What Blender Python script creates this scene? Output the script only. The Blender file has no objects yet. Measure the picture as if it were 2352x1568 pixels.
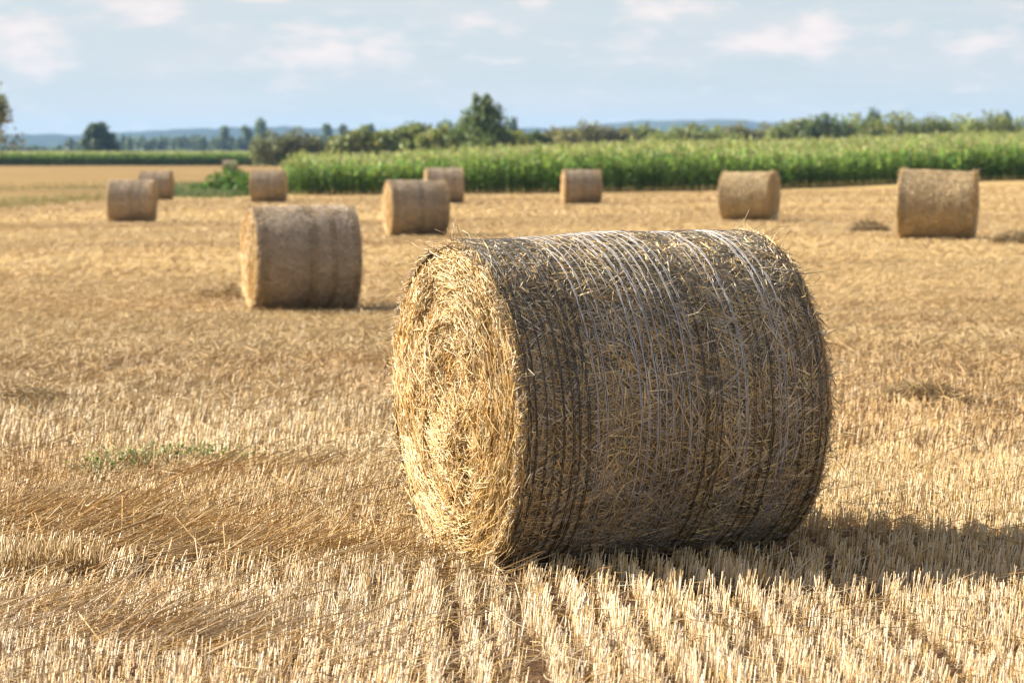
import bpy, math
import numpy as np

rng = np.random.default_rng(11)
sc = bpy.context.scene
COL = sc.collection
F = 5885.0            # focal length in pixels of a 2352 px wide picture
CAMZ = 1.6
HY = 350.0            # horizon row

def X_at(px, D):
    return (px - 1176.0) / F * D

# ----------------------------------------------------------------- noise
def _hash(ix, iy, iz, seed):
    h = (ix.astype(np.int64) * 374761393 + iy.astype(np.int64) * 668265263
         + iz.astype(np.int64) * 2147483647 + seed * 1274126177) & 0xFFFFFFFF
    h = ((h ^ (h >> 13)) * 1274126177) & 0xFFFFFFFF
    h = (h ^ (h >> 16)) & 0xFFFFFFFF
    return h.astype(np.float64) / 4294967295.0

def vnoise(p, seed=0):
    p = np.asarray(p, float)
    if p.shape[-1] == 2:
        p = np.concatenate([p, np.zeros(p.shape[:-1] + (1,))], -1)
    i = np.floor(p).astype(np.int64)
    f = p - i
    f = f * f * (3 - 2 * f)
    out = 0
    for dx in (0, 1):
        for dy in (0, 1):
            for dz in (0, 1):
                w = ((f[..., 0] if dx else 1 - f[..., 0]) * (f[..., 1] if dy else 1 - f[..., 1])
                     * (f[..., 2] if dz else 1 - f[..., 2]))
                out = out + w * _hash(i[..., 0] + dx, i[..., 1] + dy, i[..., 2] + dz, seed)
    return out * 2 - 1

def fbm(p, octs=4, seed=0):
    p = np.asarray(p, float)
    a, t, s = 1.0, 0, 0
    for k in range(octs):
        t = t + a * vnoise(p * (2 ** k), seed + k * 7)
        s += a
        a *= .5
    return t / s

def sstep(a, b, x):
    t = np.clip((x - a) / (b - a), 0, 1)
    return t * t * (3 - 2 * t)

# ----------------------------------------------------------------- terrain
CP = [(0, 0, 0), (-5, 0, 0), (5, 0, 0), (0, 7.5, 0), (-2, 8, 0), (2, 8, 0), (.4, 10.3, 0), (-1.8, 10.2, 0), (2.3, 10.5, 0),
      (0, -40, 0), (-40, -20, 0), (40, -20, 0), (3, 20, .0), (-1, 18, -.12)]
for px, D, z in [(690, 31.6, -.34), (955, 58.8, -.30), (305, 75.7, -.47), (1335, 93, -.30), (2150, 48, 0.0),
                 (1720, 66, -.16), (618, 103, -.43), (1020, 94, -.25), (360, 112, -.51), (525, 255, -.48),
                 (1100, 118, -.32), (700, 121, -.42), (1600, 122, -.2), (2352, 136, .1), (2700, 140, .3),
                 (900, 150, -.38), (900, 210, -.25), (1600, 150, .15), (1600, 200, .70), (2352, 165, .7), (2352, 210, 1.3),
                 (2800, 210, 1.6), (1250, 200, .2), (1250, 150, -.1), (0, 150, -.5), (0, 392, -.5), (300, 392, -.5), (600, 392, -.5), (300, 255, -.5), (0, 255, -.5), (600, 300, -.5), (640, 200, -.48), (450, 180, -.5), (150, 200, -.5), (640, 255, -.48), (-200, 392, -.5), (450, 320, -.5),
                 (-300, 100, -.5), (-100, 60, -.42), (150, 40, -.38), (1250, 300, .2), (1700, 330, .6), (2352, 330, 1.2), (900, 330, -.3)]:
    CP.append((X_at(px, D), D, z))
for a in range(-180, 180, 15):
    for r in (700, 1500):
        CP.append((math.sin(math.radians(a)) * r, math.cos(math.radians(a)) * r, -.45))
CP = np.array(CP, float)

def tz(x, y):
    x = np.asarray(x, float); y = np.asarray(y, float)
    num = np.zeros(np.broadcast(x, y).shape); den = np.zeros_like(num)
    for cx, cy, cz in CP:
        s = .12 * math.hypot(cx, cy) + .8
        d2 = ((x - cx) ** 2 + (y - cy) ** 2) / (s * s)
        w = 1.0 / (d2 + .25) ** 1.7
        num += w * cz; den += w
    z = num / den
    r = np.hypot(x, y)
    rel = fbm(np.stack([x * .35, y * .22], -1), 3, 5)
    z = z + rel * .035 * sstep(9, 16, r) * (1 - sstep(60, 160, r))
    return z

# ----------------------------------------------------------------- mesh helpers
def np_mesh(name, V, faces, C=None, mat=None, parent=None, smooth=False, loc=(0, 0, 0), rot=(0, 0, 0)):
    """faces: list of (M,k) int arrays"""
    me = bpy.data.meshes.new(name)
    V = np.asarray(V, np.float32)
    me.vertices.add(len(V))
    me.vertices.foreach_set('co', V.ravel())
    faces = [np.asarray(f, np.int32) for f in faces if len(f)]
    li = np.concatenate([f.ravel() for f in faces])
    tot = np.concatenate([np.full(len(f), f.shape[1], np.int32) for f in faces])
    st = np.concatenate([[0], np.cumsum(tot)[:-1]]).astype(np.int32)
    me.loops.add(len(li)); me.loops.foreach_set('vertex_index', li)
    me.polygons.add(len(tot)); me.polygons.foreach_set('loop_start', st)
    me.polygons.foreach_set('loop_total', tot)
    if smooth:
        me.polygons.foreach_set('use_smooth', np.ones(len(tot), bool))
    if C is not None:
        C = np.asarray(C, np.float32)
        if C.shape[1] == 3:
            C = np.concatenate([C, np.ones((len(C), 1), np.float32)], 1)
        at = me.color_attributes.new('col', 'FLOAT_COLOR', 'POINT')
        at.data.foreach_set('color', C.ravel())
    me.update(calc_edges=True)
    if mat:
        me.materials.append(mat)
    o = bpy.data.objects.new(name, me)
    COL.objects.link(o)
    o.location = loc; o.rotation_euler = rot
    if parent:
        o.parent = parent
    return o

class Acc:
    """collects pieces of ONE mesh"""
    def __init__(s):
        s.V, s.C, s.F, s.n = [], [], {}, 0
    def add(s, V, faces, C):
        C = np.asarray(C, float)
        if C.ndim == 1:
            C = np.tile(C, (len(V), 1))
        s.V.append(V); s.C.append(C)
        for f in faces:
            if len(f):
                s.F.setdefault(np.asarray(f).shape[1], []).append(np.asarray(f) + s.n)
        s.n += len(V)
    def obj(s, name, mat, parent=None, **k):
        return np_mesh(name, np.concatenate(s.V), [np.concatenate(v) for v in s.F.values()],
                       np.concatenate(s.C), mat, parent, **k)

def norm(v):
    return v / np.maximum(np.linalg.norm(v, axis=-1, keepdims=True), 1e-9)

def straws(P, w, col, taper=.8, sides=3, flat=1.0):
    """P: list of (N,3) ring centres, w (N,), col (N,3) -> V, faces, C"""
    N = len(P[0]); R = len(P)
    d = norm(P[-1] - P[0])
    a = norm(np.cross(d, rng.normal(size=(N, 3))))
    b = np.cross(d, a) * flat
    V = np.zeros((N, R, sides, 3)); ph = rng.uniform(0, 6.28, N)
    for r in range(R):
        ww = (w * .5 * (1 + (taper - 1) * r / (R - 1)))[:, None]
        for k in range(sides):
            t = k * 2 * math.pi / sides
            V[:, r, k] = P[r] + ww * (math.cos(t) * a + math.sin(t) * b)
    base = np.arange(N)[:, None] * (R * sides)
    Q = []
    for r in range(R - 1):
        for k in range(sides):
            k2 = (k + 1) % sides
            Q.append(np.concatenate([base + r * sides + k, base + r * sides + k2,
                                     base + (r + 1) * sides + k2, base + (r + 1) * sides + k], 1))
    cap = base + (R - 1) * sides + np.arange(sides)[None, :]
    C = np.repeat(col, R * sides, axis=0)
    return V.reshape(-1, 3), [np.concatenate(Q), cap], C

# ----------------------------------------------------------------- properties
def tag(o, label=None, cat=None, group=None, kind=None):
    if label: o['label'] = label
    if cat: o['category'] = cat
    if group: o['group'] = group
    if kind: o['kind'] = kind
    return o

def empty(name, loc, rz=0.0):
    o = bpy.data.objects.new(name, None)
    COL.objects.link(o)
    o.empty_display_size = .2
    o.location = loc; o.rotation_euler = (0, 0, rz)
    return o

# ----------------------------------------------------------------- materials
def mat_base(name):
    m = bpy.data.materials.new(name); m.use_nodes = True
    nt = m.node_tree
    for n in list(nt.nodes): nt.nodes.remove(n)
    out = nt.nodes.new('ShaderNodeOutputMaterial')
    return m, nt, out

def fibre_mat(name, rough=.45, spec=.4, transl=.25, hue_noise=0.0, nscale=3.0, tint=(1, 1, 1)):
    """colour from the per-fibre attribute, part of the light passes through"""
    m, nt, out = mat_base(name)
    at = nt.nodes.new('ShaderNodeAttribute'); at.attribute_name = 'col'
    src = at.outputs['Color']
    if hue_noise:
        ge = nt.nodes.new('ShaderNodeNewGeometry')
        no = nt.nodes.new('ShaderNodeTexNoise'); no.inputs['Scale'].default_value = nscale
        no.inputs['Detail'].default_value = 3
        nt.links.new(ge.outputs['Position'], no.inputs['Vector'])
        hs = nt.nodes.new('ShaderNodeHueSaturation')
        mr = nt.nodes.new('ShaderNodeMapRange')
        mr.inputs['From Min'].default_value = .3; mr.inputs['From Max'].default_value = .7
        mr.inputs['To Min'].default_value = 1 - hue_noise; mr.inputs['To Max'].default_value = 1 + hue_noise
        nt.links.new(no.outputs['Fac'], mr.inputs['Value'])
        nt.links.new(mr.outputs['Result'], hs.inputs['Value'])
        nt.links.new(src, hs.inputs['Color']); src = hs.outputs['Color']
    p = nt.nodes.new('ShaderNodeBsdfPrincipled')
    p.inputs['Roughness'].default_value = rough
    p.inputs['Specular IOR Level'].default_value = spec
    nt.links.new(src, p.inputs['Base Color'])
    t = nt.nodes.new('ShaderNodeBsdfTranslucent'); nt.links.new(src, t.inputs['Color'])
    mx = nt.nodes.new('ShaderNodeMixShader'); mx.inputs[0].default_value = transl
    nt.links.new(p.outputs[0], mx.inputs[1]); nt.links.new(t.outputs[0], mx.inputs[2])
    nt.links.new(mx.outputs[0], out.inputs['Surface'])
    return m

def plain_mat(name, c, rough=.7, spec=.2, nscale=8.0, var=.25):
    m, nt, out = mat_base(name)
    p = nt.nodes.new('ShaderNodeBsdfPrincipled')
    p.inputs['Roughness'].default_value = rough
    p.inputs['Specular IOR Level'].default_value = spec
    co = nt.nodes.new('ShaderNodeTexCoord')
    no = nt.nodes.new('ShaderNodeTexNoise'); no.inputs['Scale'].default_value = nscale
    no.inputs['Detail'].default_value = 4
    nt.links.new(co.outputs['Object'], no.inputs['Vector'])
    r = nt.nodes.new('ShaderNodeValToRGB')
    r.color_ramp.elements[0].position = .3; r.color_ramp.elements[1].position = .7
    r.color_ramp.elements[0].color = (*[x * (1 - var) for x in c], 1)
    r.color_ramp.elements[1].color = (*[x * (1 + var) for x in c], 1)
    nt.links.new(no.outputs['Fac'], r.inputs['Fac'])
    nt.links.new(r.outputs['Color'], p.inputs['Base Color'])
    nt.links.new(p.outputs[0], out.inputs['Surface'])
    return m

M_STRAW = fibre_mat('straw', .42, .45, .28)
M_STUB = fibre_mat('stubble_straw', .42, .4, .06, .14, .9)
M_BALE = fibre_mat('bale_straw', .40, .5, .15, .12, 6.0)
M_LEAF = fibre_mat('leaf', .5, .3, .42)
M_CORN = fibre_mat('corn_leaf', .42, .4, .35, .15, .4)
M_NETW = plain_mat('white_net_plastic', (.47, .46, .49), .5, .3)
M_NETB = plain_mat('black_net_plastic', (.012, .012, .014), .35, .5)
M_BARK = plain_mat('bark', (.10, .075, .05), .9, .1)

# ground
def ground_mat():
    m, nt, out = mat_base('field_ground')
    N = nt.nodes.new; L = nt.links.new
    at = N('ShaderNodeAttribute'); at.attribute_name = 'col'
    ge = N('ShaderNodeNewGeometry')
    mp = N('ShaderNodeMapping'); mp.inputs['Scale'].default_value = (1.0, .6, 1.0)
    L(ge.outputs['Position'], mp.inputs['Vector'])
    n1 = N('ShaderNodeTexNoise'); n1.inputs['Scale'].default_value = .8; n1.inputs['Detail'].default_value = 6
    n1.inputs['Roughness'].default_value = .65
    L(mp.outputs[0], n1.inputs['Vector'])
    n2 = N('ShaderNodeTexNoise'); n2.inputs['Scale'].default_value = 30; n2.inputs['Detail'].default_value = 4
    L(mp.outputs[0], n2.inputs['Vector'])
    ad = N('ShaderNodeMath'); ad.operation = 'ADD'
    L(n1.outputs['Fac'], ad.inputs[0]); L(n2.outputs['Fac'], ad.inputs[1])
    mr = N('ShaderNodeMapRange'); mr.inputs['From Min'].default_value = .7; mr.inputs['From Max'].default_value = 1.3
    mr.inputs['To Min'].default_value = .72; mr.inputs['To Max'].default_value = 1.22
    L(ad.outputs[0], mr.inputs['Value'])
    mp3 = N('ShaderNodeMapping'); mp3.inputs['Scale'].default_value = (.03, .16, 1.0); mp3.inputs['Rotation'].default_value = (0, 0, .12)
    L(ge.outputs['Position'], mp3.inputs['Vector'])
    n3 = N('ShaderNodeTexNoise'); n3.inputs['Scale'].default_value = 1.6; n3.inputs['Detail'].default_value = 6; L(mp3.outputs[0], n3.inputs['Vector'])
    mr3 = N('ShaderNodeMapRange'); mr3.inputs['From Min'].default_value = .3; mr3.inputs['From Max'].default_value = .7
    mr3.inputs['To Min'].default_value = .72; mr3.inputs['To Max'].default_value = 1.28; L(n3.outputs['Fac'], mr3.inputs['Value'])
    mu = N('ShaderNodeMath'); mu.operation = 'MULTIPLY'; L(mr.outputs[0], mu.inputs[0]); L(mr3.outputs[0], mu.inputs[1])
    hs = N('ShaderNodeHueSaturation'); L(at.outputs['Color'], hs.inputs['Color']); L(mu.outputs[0], hs.inputs['Value'])
    p = N('ShaderNodeBsdfPrincipled'); p.inputs['Roughness'].default_value = .9
    p.inputs['Specular IOR Level'].default_value = .1
    L(hs.outputs[0], p.inputs['Base Color'])
    bp = N('ShaderNodeBump'); bp.inputs['Strength'].default_value = .6; bp.inputs['Distance'].default_value = .05
    L(n2.outputs['Fac'], bp.inputs['Height']); L(bp.outputs[0], p.inputs['Normal'])
    L(p.outputs[0], out.inputs['Surface'])
    return m

# edge between our field and the next one, as a function of x
def field_edge(x, y):
    """>0 : beyond the grassy edge (next field on the left)"""
    return y - (118 + (x + 10) * .9)

def build_ground():
    ang = np.unique(np.concatenate([np.linspace(-16, 16, 200), np.linspace(-180, 180, 121)]))
    ang = np.radians(ang[:-1])
    rad = np.concatenate([np.linspace(.6, 6, 10), np.geomspace(6.5, 400, 230), np.geomspace(420, 16000, 40)])
    A, Rr = np.meshgrid(ang, rad)
    x = Rr * np.sin(A); y = Rr * np.cos(A)
    z = tz(x, y)
    V = np.stack([x, y, z], -1).reshape(-1, 3)
    n, m = len(rad), len(ang)
    i, j = np.meshgrid(np.arange(n - 1), np.arange(m), indexing='ij')
    j2 = (j + 1) % m
    Q = np.stack([i * m + j, i * m + j2, (i + 1) * m + j2, (i + 1) * m + j], -1).reshape(-1, 4)[:, ::-1]
    V = np.concatenate([V, [[0, 0, 0]]]); c = len(V) - 1
    T = np.stack([np.full(m, c), np.arange(m), (np.arange(m) + 1) % m], -1)[:, ::-1]
    # colours of the ground: litter near, pale straw field, a second field, meadow far off
    r = np.hypot(V[:, 0], V[:, 1])
    soil = np.array([.085, .047, .025]); straw = np.array([.40, .275, .12]); f2 = np.array([.225, .145, .055]); mead = np.array([.12, .115, .05])  # soil deepened to paint in the shade between stalks
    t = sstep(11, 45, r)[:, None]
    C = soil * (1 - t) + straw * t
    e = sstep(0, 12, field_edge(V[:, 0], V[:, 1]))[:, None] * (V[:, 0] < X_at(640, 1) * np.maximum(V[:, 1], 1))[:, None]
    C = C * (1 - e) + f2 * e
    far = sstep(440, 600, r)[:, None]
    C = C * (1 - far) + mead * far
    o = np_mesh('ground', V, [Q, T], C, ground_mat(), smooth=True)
    tag(o, 'harvested stubble ground reaching to the horizon', 'ground', kind='structure')
build_ground()

# ----------------------------------------------------------------- stubble
TH = math.radians(24)
AX = np.array([math.cos(TH), math.sin(TH)])
FR = np.array([math.sin(TH), -math.cos(TH)])
BC = np.array([.388, 10.25]); BL = 1.325; BR = .655

BALES = [  # px, D, theta deg, variant
    (690, 31.6, 15.5, 'net'), (955, 58.8, 13.8, 'net2'), (1020, 94, 6, 'net3'), (305, 75.7, 0, 'net3'), (360, 112, -3.5, 'net'),
    (618, 103, -1, 'net2'), (530, 255, -2, 'net3'), (1335, 93, 5.4, 'net2'), (1720, 66, -21, 'bare'), (2150, 48, -16, 'bare2')]

def lodged(x, y):
    """0 upright .. 1 flattened by wind"""
    px = 1176 + F * x / y; py = HY + F * (CAMZ - .0) / y
    g = lambda cx, cy, rx, ry, sl=0: np.clip(1.25 - np.sqrt(((px - cx) / rx) ** 2 + ((py - cy - sl * (px - cx)) / ry) ** 2), 0, 1)
    m = np.maximum.reduce([g(380, 1270, 500, 55, .07), g(60, 1210, 300, 45, -.05), g(380, 1495, 430, 45, .03), g(60, 1440, 220, 25),
                           g(900, 1300, 160, 45, .1) * .7, g(520, 1085, 330, 22, -.1) * .6])
    n = fbm(np.stack([x * .55, y * .28], -1), 3, 21)
    far = sstep(13, 22, y)
    m2 = (.25 + .45 * sstep(-.15, .5, n)) * far
    left = sstep(.2, -.6, x) * (1 - far) * .08
    return np.clip(np.maximum.reduce([m, m2, left]) + .12 * fbm(np.stack([x * 3, y * 2], -1), 2, 3), 0, 1)

def thin(x, y):
    """share of stalks missing (tracks, gaps)"""
    w = .05 * fbm(np.stack([x * 0, y * 1.3], -1), 2, 9)
    q = x + .047 * y
    tr = .88 * np.exp(-((q - .41 + w) / .045) ** 4) * (y < 9.95)
    tr2 = .88 * np.exp(-((q - 1.70 + 1.6 * w) / .045) ** 4) * (y < 9.6)
    tr3 = .75 * np.exp(-((q - 1.15 + 1.6 * w) / .05) ** 4) * (y < 9.6)
    tr3 = np.maximum(tr3, .6 * np.exp(-((q - .80 - 1.6 * w) / .045) ** 4) * (y < 9.3))
    tr3 = np.maximum(tr3, .7 * np.exp(-((q - .20 - 1.2 * w) / .04) ** 4) * (y < 9.6))
    ga = np.exp(-(((x - 1.23) / .10) ** 2 + ((y - 9.55) / .13) ** 2))
    n = sstep(.12, .45, fbm(np.stack([x * 6, y * 2.0], -1), 2, 31)) * .65
    return np.clip(np.maximum.reduce([tr, tr2, tr3, ga * 1.1, n]), 0, .97)

PAL = np.array([[.60, .465, .265], [.57, .395, .175], [.51, .325, .11], [.66, .545, .36], [.45, .27, .085], [.54, .385, .195]])

def straw_col(n, w=None, lo=.8, hi=1.12):
    k = rng.choice(len(PAL), n, p=w)
    return PAL[k] * rng.uniform(lo, hi, n)[:, None]

def under_bale(x, y, pad=0.0):
    u = (x - BC[0]) * AX[0] + (y - BC[1]) * AX[1]
    v = (x - BC[0]) * FR[0] + (y - BC[1]) * FR[1]
    return (np.abs(u) < BL / 2 + .05 + pad) & (np.abs(v) < .36 + pad)

def scatter(d0, d1, dens, margin, rows=True):
    area = 0.5 * ((.40 * d0 + 2 * margin) + (.40 * d1 + 2 * margin)) * (d1 - d0)
    n = int(dens * area)
    wmax = .40 * d1 + 2 * margin
    y = rng.uniform(d0, d1, int(n * wmax * (d1 - d0) / area))
    x = rng.uniform(-.5, .5, len(y)) * wmax
    k = np.abs(x) < .20 * y + margin
    x, y = x[k], y[k]
    if rows:
        sp = .128
        wob = .03 * fbm(np.stack([x * .4, y * .6], -1), 2, 77)
        xs_ = x + .047 * y                      # the drill rows run slightly to the left
        xr = np.round(xs_ / sp) * sp + rng.normal(0, .021, len(x)) + wob - .047 * y
        pr = .9 * np.where(x > -.3, 1, .3) * (1 - .7 * sstep(10.8, 12.5, y))
        x = np.where(rng.random(len(x)) < pr, xr, x)
    return x, y

def build_stubble():
    acc = Acc()
    for d0, d1, dens, mg, wd, hmul in [(5.2, 9.2, 2000, 3.0, .0046, 1), (9.2, 13.5, 1400, 3.0, .0048, 1), (13.5, 22, 660, 3.2, .0060, 1.0),
                                      (22, 40, 360, 3.5, .0072, 1.0), (40, 75, 120, 4.5, .012, 1.0), (75, 135, 30, 6, .024, 1.0)]:
        x, y = scatter(d0, d1, dens, mg, d1 < 14)
        lg = lodged(x, y)
        keep = (rng.random(len(x)) > thin(x, y) * (1 if d1 < 23 else .5)) & ~under_bale(x, y)
        keep &= field_edge(x, y) < -3
        keep &= (y < 117 + np.maximum(0, x - 10) * .55)
        for px, D, th, v in BALES:
            cx = X_at(px, D); keep &= ~((np.abs(x - cx) < .7) & (np.abs(y - D) < .35))
        x, y, lg = x[keep], y[keep], lg[keep]
        n = len(x)
        flat = rng.random(n) < np.where(y > 20, np.maximum(lg, .62), lg)
        L = np.where(flat, rng.uniform(.14, .36, n) * (1 - .45 * sstep(14, 24, y)), rng.uniform(.055, .112, n))
        # taller clumps
        L = L * (1 - .3 * sstep(14, 30, y))
        L = np.where(flat, L, L * (1 + .35 * fbm(np.stack([x * 1.7, y * 1.2], -1), 2, 40)))
        az = np.where(flat, rng.normal(.35, 1, n) * 0 + .35 + rng.normal(0, 1, n) * np.where(y > 13, .95, .6), rng.uniform(0, 6.28, n))       # lodged to the right
        el = np.where(flat, np.abs(rng.normal(.18, .16, n)) + .03, 1.5708 - np.abs(rng.normal(0, .15, n)))
        d = np.stack([np.cos(el) * np.cos(az), np.cos(el) * np.sin(az), np.sin(el)], -1)
        d[:, 0] += np.where(flat, 0, .15 + .12 * fbm(np.stack([x * 1.1, y * .7], -1), 2, 55)) * np.where(x < .3, 1.5, .8)
        d = norm(d)
        z = tz(x, y) + np.where(flat, rng.uniform(0, .045, n), -.01)
        P0 = np.stack([x, y, z], -1); P1 = P0 + d * L[:, None]
        # drop tips that would stand inside the near bale
        u = (P1[:, :2] - BC) @ AX; v = (P1[:, :2] - BC) @ FR
        ins = (np.abs(u) < BL / 2 + .02) & (v ** 2 + (P1[:, 2] - BR) ** 2 < (BR - .01) ** 2)
        ok = ~ins
        P0, P1, flat = P0[ok], P1[ok], flat[ok]; n = len(P0)
        x, y = P0[:, 0], P0[:, 1]
        tone = fbm(np.stack([x * .5, y * .25], -1), 3, 61)
        warm = sstep(-.2, .5, tone)[:, None]
        col = straw_col(n, [.26, .24, .14, .16, .06, .14])
        col = col * (1 - .28 * warm * np.array([.25, .55, 1.0]))
        brown = sstep(.05, .55, fbm(np.stack([x * .3, y * .16], -1), 3, 93) + .25 * flat)[:, None] * sstep(9, 13, y)[:, None]
        col = col * (1 - brown * np.array([.10, .17, .27]))
        col = np.where(flat[:, None], col * np.array([.93, .87, .78]), col)
        col = col * (1 + (1 - sstep(8.2, 11, y))[:, None] * np.array([.08, .10, .28]))
        mid = sstep(12, 24, y)[:, None]
        mean = np.array([.53, .375, .178])
        col = col * (1 - mid) + (col * .38 + mean * .62) * .96 * mid
        swath = fbm(np.stack([x * .07 + .02 * y, y * .22], -1), 3, 131)[:, None]
        col = col * (1 - mid * sstep(-.05, .35, swath) * np.array([.17, .23, .30]))
        W = wd * rng.uniform(.65, 1.25, n) * np.where(flat, .95, 1)
        acc.add(*straws([P0, P1], W, np.clip(col, 0, 1)))
    o = acc.obj('stubble', M_STUB)
    tag(o, 'cut golden straw stubble standing in rows across the whole field', 'stubble', kind='stuff')
    # loose litter lying between the stalks
    acc = Acc()
    for d0, d1, dens, mg, wd in [(5.2, 13.5, 420, 3.0, .0035), (13.5, 30, 70, 3, .006)]:
        x, y = scatter(d0, d1, dens, mg, False)
        k = ~under_bale(x, y, .0); x, y = x[k], y[k]; n = len(x)
        az = rng.uniform(0, 6.28, n); L = rng.gamma(3, .03, n) + .03
        el = rng.normal(.05, .2, n)
        d = np.stack([np.cos(el) * np.cos(az), np.cos(el) * np.sin(az), np.sin(el)], -1)
        c = np.stack([x, y, tz(x, y) + np.abs(rng.normal(0, .03, n)) + .006], -1)
        bend = rng.normal(0, .07, (n, 3)) * L[:, None]
        col = straw_col(n, [.2, .2, .2, .1, .2, .1], .6, 1.05)
        acc.add(*straws([c - d * L[:, None] / 2, c + bend, c + d * L[:, None] / 2], wd * rng.uniform(.5, 1.2, n), col))
    # a few long pale straws on top of the stubble
    n = 90
    y = rng.uniform(7.2, 14, n); x = rng.uniform(-.5, .5, n) * (.42 * y)
    k = ~under_bale(x, y, .25); x, y = x[k], y[k]; n = len(x)
    az = rng.normal(.4, .6, n); L = rng.uniform(.12, .3, n); el = rng.normal(.12, .25, n)
    d = np.stack([np.cos(el) * np.cos(az), np.cos(el) * np.sin(az), np.sin(el)], -1)
    c = np.stack([x, y, tz(x, y) + rng.uniform(.05, .13, n)], -1)
    acc.add(*straws([c - d * L[:, None] / 2, c + rng.normal(0, .012, (n, 3)), c + d * L[:, None] / 2], np.full(n, .0042), straw_col(n, [.3, .1, .05, .5, .0, .05], .95, 1.2)))
    o = acc.obj('straw_litter', M_STRAW)
    tag(o, 'loose broken straw scattered between the stubble stalks', 'straw', kind='stuff')
build_stubble()

# ----------------------------------------------------------------- bales
def bale_surface(L, R, u, ph, seed):
    """u in -1..1 along the axis, ph angle -> point on the curved side, outward normal"""
    x = u * L / 2
    e = np.clip((np.abs(u) - (1 - .14 / L)) / (.14 / L), 0, 1)
    r = R - .018 * e ** 3
    r = r + .016 * vnoise(np.stack([x * 2.2, np.cos(ph) * 1.6, np.sin(ph) * 1.6], -1), seed + 40) + .010 * fbm(np.stack([x * 5, np.cos(ph) * 3 * R / .6 + 9, np.sin(ph) * 3 + 5], -1), 3, seed)
    n = np.stack([np.sign(u) * .2 * e ** 2, np.cos(ph), np.sin(ph)], -1)
    return np.stack([x, r * np.cos(ph), r * np.sin(ph)], -1), norm(n), r

def face_depth(rr, ph, R, seed, sgn):
    q = rr / R
    dome = .030 * (1 - q ** 2) - .015 * q ** 10
    sp = rr * 1.0 + ph / (2 * math.pi) * .07
    rings = .016 * fbm(np.stack([sp * 22, np.cos(ph) * 1.3 + 3, np.sin(ph) * 1.3], -1), 3, seed + 1) * sstep(.1, .4, q)
    lump = .024 * fbm(np.stack([rr * np.cos(ph) * 7, rr * np.sin(ph) * 7, q * 0], -1), 4, seed + 2)
    d = dome + rings + lump
    return d

def dents(yy, zz):
    """hollows in the straw of the near face; yy = to the right in view, zz = up, from the middle"""
    g = lambda cy, cz, ry, rz, dep: dep * np.exp(-((yy - cy) / ry) ** 2 - ((zz - cz) / rz) ** 2)
    return .6 * (g(.16, -.20, .035, .16, .10) + g(.06, .09, .09, .07, .05) + g(-.11, -.02, .05, .10, .06) + g(-.20, -.12, .035, .16, .05)
            + g(.10, .22, .07, .04, .03) + g(-.06, .16, .05, .05, .05) + g(.10, -.36, .10, .035, .045) + g(-.02, -.05, .03, .03, .07)
            + g(.20, -.30, .03, .05, .05) - g(.0, -.15, .10, .06, .035) + g(-.27, .05, .03, .08, .035) + g(.02, .3, .12, .03, .03))

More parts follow.
